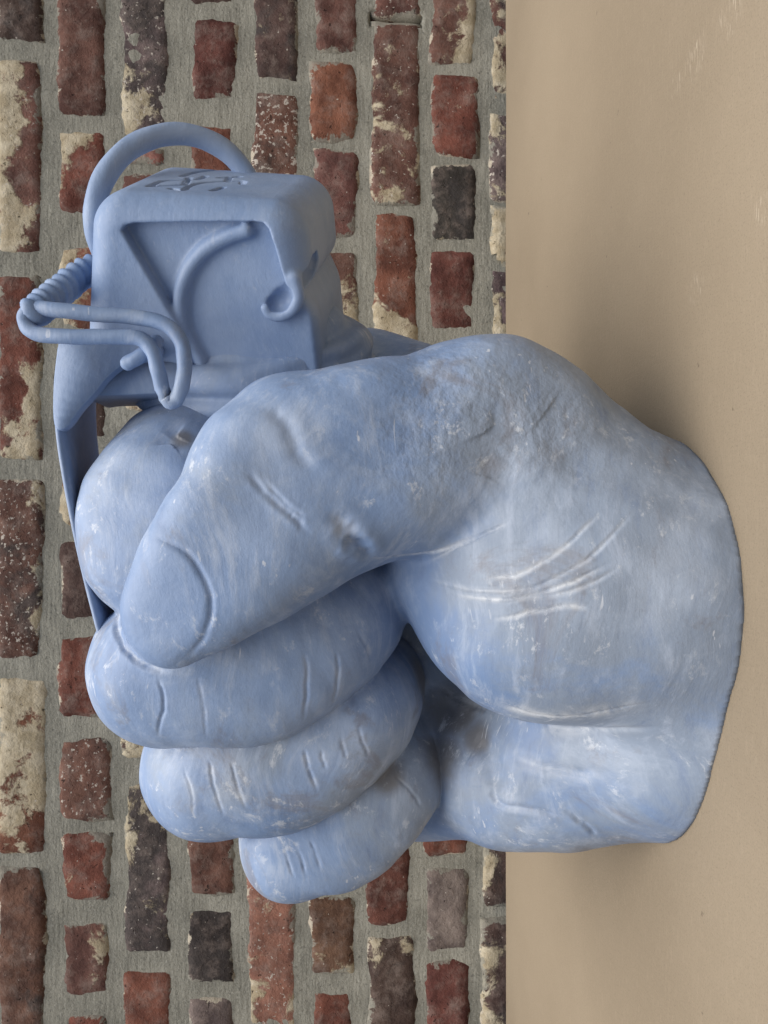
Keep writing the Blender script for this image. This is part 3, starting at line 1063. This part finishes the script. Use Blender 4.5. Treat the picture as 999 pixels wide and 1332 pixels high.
# curled hook where the rim ends
hook = catmull([(383, 362), (387, 378), (387, 390), (380, 403), (366, 411), (352, 409), (346, 401)], 6)
lchain([(front(x, y, -.004), .0040 - .0010 * i / len(hook)) for i, (x, y) in enumerate(hook)], .003)
lchain([(front(358, 396, -.008), .0050), (front(367, 390, -.007), .0065), (front(373, 380, -.005), .0050)], .002, 'cut')
# slot in the lower edge
def face_hit(px, py):
    d_, s_ = ray(px, py), .33
    while g.sample(loc(CAMP + d_ * s_)) > .0003 and s_ < .6:
        s_ += .0005
    return loc(CAMP + d_ * s_)


h1, h2 = face_hit(413, 337), face_hit(402, 364)
lchain([(h1 + [0, 0, .002], .0045), ((h1 + h2) / 2 + [0, 0, .001], .0085), (h2 + [0, 0, .002], .0065)], .0012, 'cut')
# engraved sign on the end face
EN = A_
endp = lambda x, y: loc(on_plane(x, y, O_ + A_ * LEN, A_))
for st in ([(237, 229), (250, 225), (268, 222), (300, 219), (322, 219), (333, 223)], [(194, 242), (212, 235), (240, 233.5), (258, 232.5), (267, 229)],
           [(194, 242), (237, 240)], [(223, 245), (238, 247), (247, 241.5), (267, 237), (313, 235), (315, 239)], [(286, 231), (311, 229.5)], [(277, 247.5), (290, 243.5)],
           [(246, 231), (240, 240)], [(298, 230), (296, 236)]):
    q = catmull([np.array(s, float) for s in st], 3)
    lchain([(endp(*s) - [.0007, 0, 0], .0019) for s in q], .0004, 'cut', .004)
v, q = g.polygonise()
v = relax(v, q, 1, .5)
world_v = O_ + v[:, :1] * A_ + v[:, 1:2] * B_ + v[:, 2:] * C_
q = q[:, ::-1] if np.linalg.det(np.stack([A_, B_, C_])) < 0 else q
head_ob = part('grenade_head', mesh_np('grenade_head', world_v, q), statue, .22)
del g

# ---------------- neck and collar of the grenade
g = Grid((-0.085, -DEP - 0.035, zb - 0.075), (0.045, 0.035, zt + 0.03), .0011)


def disc(a, px, py, off):
    p = front(px, py, off)
    return np.array([a, p[1], p[2]])


# neck: flared sock between block and fist
ncz = (front(130, 470)[2] + front(440, 450)[2]) / 2 - .004
for (a, rb, rc, dz) in ((.000, .047, .068, .005), (-.014, .057, .078, .002), (-.032, .058, .080, -.001), (-.05, .048, .068, -.001)):
    g.ell((a, -DEP / 2, ncz + dz), (.018, rb, rc), .010)
# rolled folds around the collar
for (a0, rb, rc, r, dz, tilt) in ((-.006, .0560, .0770, .0038, .003, .16), (-.016, .0585, .0795, .0042, .001, .12), (-.030, .0590, .0810, .0050, -.001, .10)):
    ring = []
    for i in range(61):
        th = i / 60 * 2 * math.pi
        w = .0018 * math.sin(3 * th + a0 * 300) + .001 * math.sin(7 * th)
        ring.append((np.array([a0 + tilt * .05 * math.sin(th) + w, -DEP / 2 + rb * math.cos(th), ncz + dz + rc * math.sin(th)]), r))
    g.chain(ring, .009, 'add', .014)
v, q = g.polygonise()
v = relax(v, q, 1, .45)
v[:, 0] -= .20 * (v[:, 2] - ncz)          # the collar sits askew
world_v = O_ + v[:, :1] * A_ + v[:, 1:2] * B_ + v[:, 2:] * C_
q = q[:, ::-1] if np.linalg.det(np.stack([A_, B_, C_])) < 0 else q
part('collar', mesh_np('collar', world_v, q), statue, .6)
del g


# ---------------- tubes
def tube(name, pts, radii, parent=statue, seg=14, closed=False, scuffed=.4, twist=0.0):
    pts = [np.array(p, float) for p in pts]
    n = len(pts)
    V, F = [], []
    up = None
    for i in range(n):
        a = pts[(i - 1) % n] if (closed or i > 0) else pts[i]
        b = pts[(i + 1) % n] if (closed or i < n - 1) else pts[i]
        t = (b - a) / np.linalg.norm(b - a)
        if up is None:
            up = np.cross(t, [0.3, 0.9, 0.2])
        up = up - t * (up @ t); up /= np.linalg.norm(up)
        w = np.cross(t, up)
        r = radii[i] if hasattr(radii, '__len__') else radii
        for k in range(seg):
            th = 2 * math.pi * k / seg
            rr_ = r * (1 + .03 * math.sin(i * .9 + k * 1.3))
            if twist:
                rr_ *= 1 + .11 * math.sin(3 * th + i * twist * 2)
            V.append(pts[i] + rr_ * (math.cos(th) * up + math.sin(th) * w))
    for i in range(n if closed else n - 1):
        for k in range(seg):
            F.append((i * seg + k, i * seg + (k + 1) % seg, ((i + 1) % n) * seg + (k + 1) % seg, ((i + 1) % n) * seg + k))
    if not closed:
        for e, s in ((0, -1), (n - 1, 1)):      # rounded ends
            t = pts[1] - pts[0] if e == 0 else pts[-1] - pts[-2]
            t = t / np.linalg.norm(t) * s
            r = radii[e] if hasattr(radii, '__len__') else radii
            ring0 = [e * seg + k for k in range(seg)]
            base = [V[j] for j in ring0]
            for f_, h_ in ((.8, .5), (.4, .85)):
                ring1 = []
                for b_ in base:
                    ring1.append(len(V)); V.append(pts[e] + (b_ - pts[e]) * f_ + t * r * h_ * .9)
                for k in range(seg):
                    fa = (ring0[k], ring0[(k + 1) % seg], ring1[(k + 1) % seg], ring1[k])
                    F.append(fa if s > 0 else fa[::-1])
                ring0 = ring1
            F.append(tuple(ring0) if s > 0 else tuple(ring0[::-1]))
    me = mesh(name, V, F)
    return part(name, me, parent, scuffed)


# pull ring behind the block
ring_pts, ring_r = [], []
RC = (229, 282)
for i in range(72):
    th = 2 * math.pi * i / 72
    px, py = RC[0] + 106 * math.cos(th), RC[1] - 108 * math.sin(th)
    ring_pts.append(P(px, py, .485 + .018 * math.cos(th) + .03 * max(0, -math.sin(th))))
    ring_r.append(S(13.5, .485))
tube('pull_ring', ring_pts, ring_r, closed=True, seg=18, scuffed=.3)

# split pin: a hairpin of wire bent over the block's shoulder
wire = catmull([(216, 517, .436), (222, 523, .436), (230, 518, .435), (237, 500, .430), (240, 475, .428), (236, 446, .428), (218, 424, .428), (180, 413, .430), (130, 409, .432), (80, 404, .434),
                (48, 401, .438), (34, 408, .438), (34, 422, .438), (48, 434, .436), (90, 438, .432), (140, 438, .430), (180, 440, .429), (198, 456, .429), (205, 480, .430), (211, 505, .434)], 6)
tube('split_pin', [P(*w) for w in wire], [S(9.8, .432)] * len(wire), closed=True, seg=14, scuffed=.7)
coil = catmull([(44, 408, .440), (62, 392, .452), (82, 376, .468), (104, 358, .485), (130, 345, .50)], 26)
tube('twisted_wire', [P(*c) for c in coil], [S(18, .46)] * len(coil), seg=24, scuffed=.6, twist=.30)
nub = catmull([(165, 473, .436), (178, 466, .434), (192, 456, .434), (204, 444, .440)], 5)
tube('pin_end', [P(*c) for c in nub], [S(9.5, .435)] * len(nub), scuffed=.7)


# ---------------- safety lever
def lever():
    # the long strip over the fingers
    edge = catmull([(75, 452), (70, 500), (71, 545), (75, 585), (85, 645), (97, 705), (109, 757), (123, 812), (138, 870)], 6)
    Yf = .472
    V, F = [], []
    th = .0042
    rows = []
    for i, (px, py) in enumerate(edge):
        p = P(px, py, Yf)
        n = len(edge)
        tt = np.array(edge[min(i + 1, n - 1)]) - np.array(edge[max(i - 1, 0)])
        a, b = P(*edge[max(i - 1, 0)], Yf), P(*edge[min(i + 1, n - 1)], Yf)
        t = (b - a) / np.linalg.norm(b - a)
        nrm = np.array([-t[2], 0, t[0]]); nrm *= 1 if nrm[2] > 0 else -1
        wdt = .075
        prof = [(0, 0), (0, -.6), (.12, -1), (.5, -1), (.9, -1), (1, -.6), (1, 0), (.9, .12), (.5, .35), (.1, .12)]
        rows.append([len(V) + k for k in range(len(prof))])
        for (s, hgt) in prof:
            V.append(p + np.array([0, s * wdt, 0]) + nrm * (hgt * th + .000))
    k = len(rows[0])
    for r0, r1 in zip(rows[:-1], rows[1:]):
        for j in range(k):
            F.append((r0[j], r0[(j + 1) % k], r1[(j + 1) % k], r1[j]))
    F.append(tuple(rows[0][::-1])); F.append(tuple(rows[-1]))
    me = mesh('safety_lever', V, F)
    bm = bmesh.new(); bm.from_mesh(me); bmesh.ops.recalc_face_normals(bm, faces=bm.faces); bm.to_mesh(me); bm.free()
    return part('safety_lever', me, statue, .3)


def plate(name, outline, Yp, th, parent, scuffed=.35, bulge=0.0):
    V, F = [], []
    pts = catmull([np.array(p, float) for p in outline + [outline[0]]], 4)[:-1]
    n = len(pts)
    cx, cy = np.mean([p[0] for p in pts]), np.mean([p[1] for p in pts])
    for s, (off, dy) in enumerate(((.965, 0), (1, .0012), (1, th - .0012), (.965, th))):
        for p in pts:
            V.append(P(cx + (p[0] - cx) * off, cy + (p[1] - cy) * off, Yp) + np.array([0, dy, 0]))
    for s in range(3):
        for i in range(n):
            F.append((s * n + i, s * n + (i + 1) % n, (s + 1) * n + (i + 1) % n, (s + 1) * n + i))
    F.append(tuple(range(n))); F.append(tuple(range(4 * n - 1, 3 * n - 1, -1)))
    me = mesh(name, V, F)
    bm = bmesh.new(); bm.from_mesh(me)
    bmesh.ops.triangulate(bm, faces=[f for f in bm.faces if len(f.verts) > 4])
    bmesh.ops.recalc_face_normals(bm, faces=bm.faces); bm.to_mesh(me); bm.free()
    return part(name, me, parent, scuffed)


lev = lever()
plate('lever_cheek', [(76, 440), (135, 436), (200, 442), (206, 462), (165, 472), (140, 490), (122, 512), (102, 534), (84, 557), (70, 552), (69, 500)], .462, .010, lev)
plate('lever_cheek', [(80, 440), (135, 436), (195, 442), (165, 472), (140, 490), (122, 512), (102, 534), (84, 552), (78, 500)], .535, .008, lev)
# shelf of the collar that carries the lever
plate('hinge_strap', [(108, 486), (150, 473), (196, 470), (240, 476), (240, 506), (190, 512), (130, 514), (106, 514)], .474, .05, statue, .6)
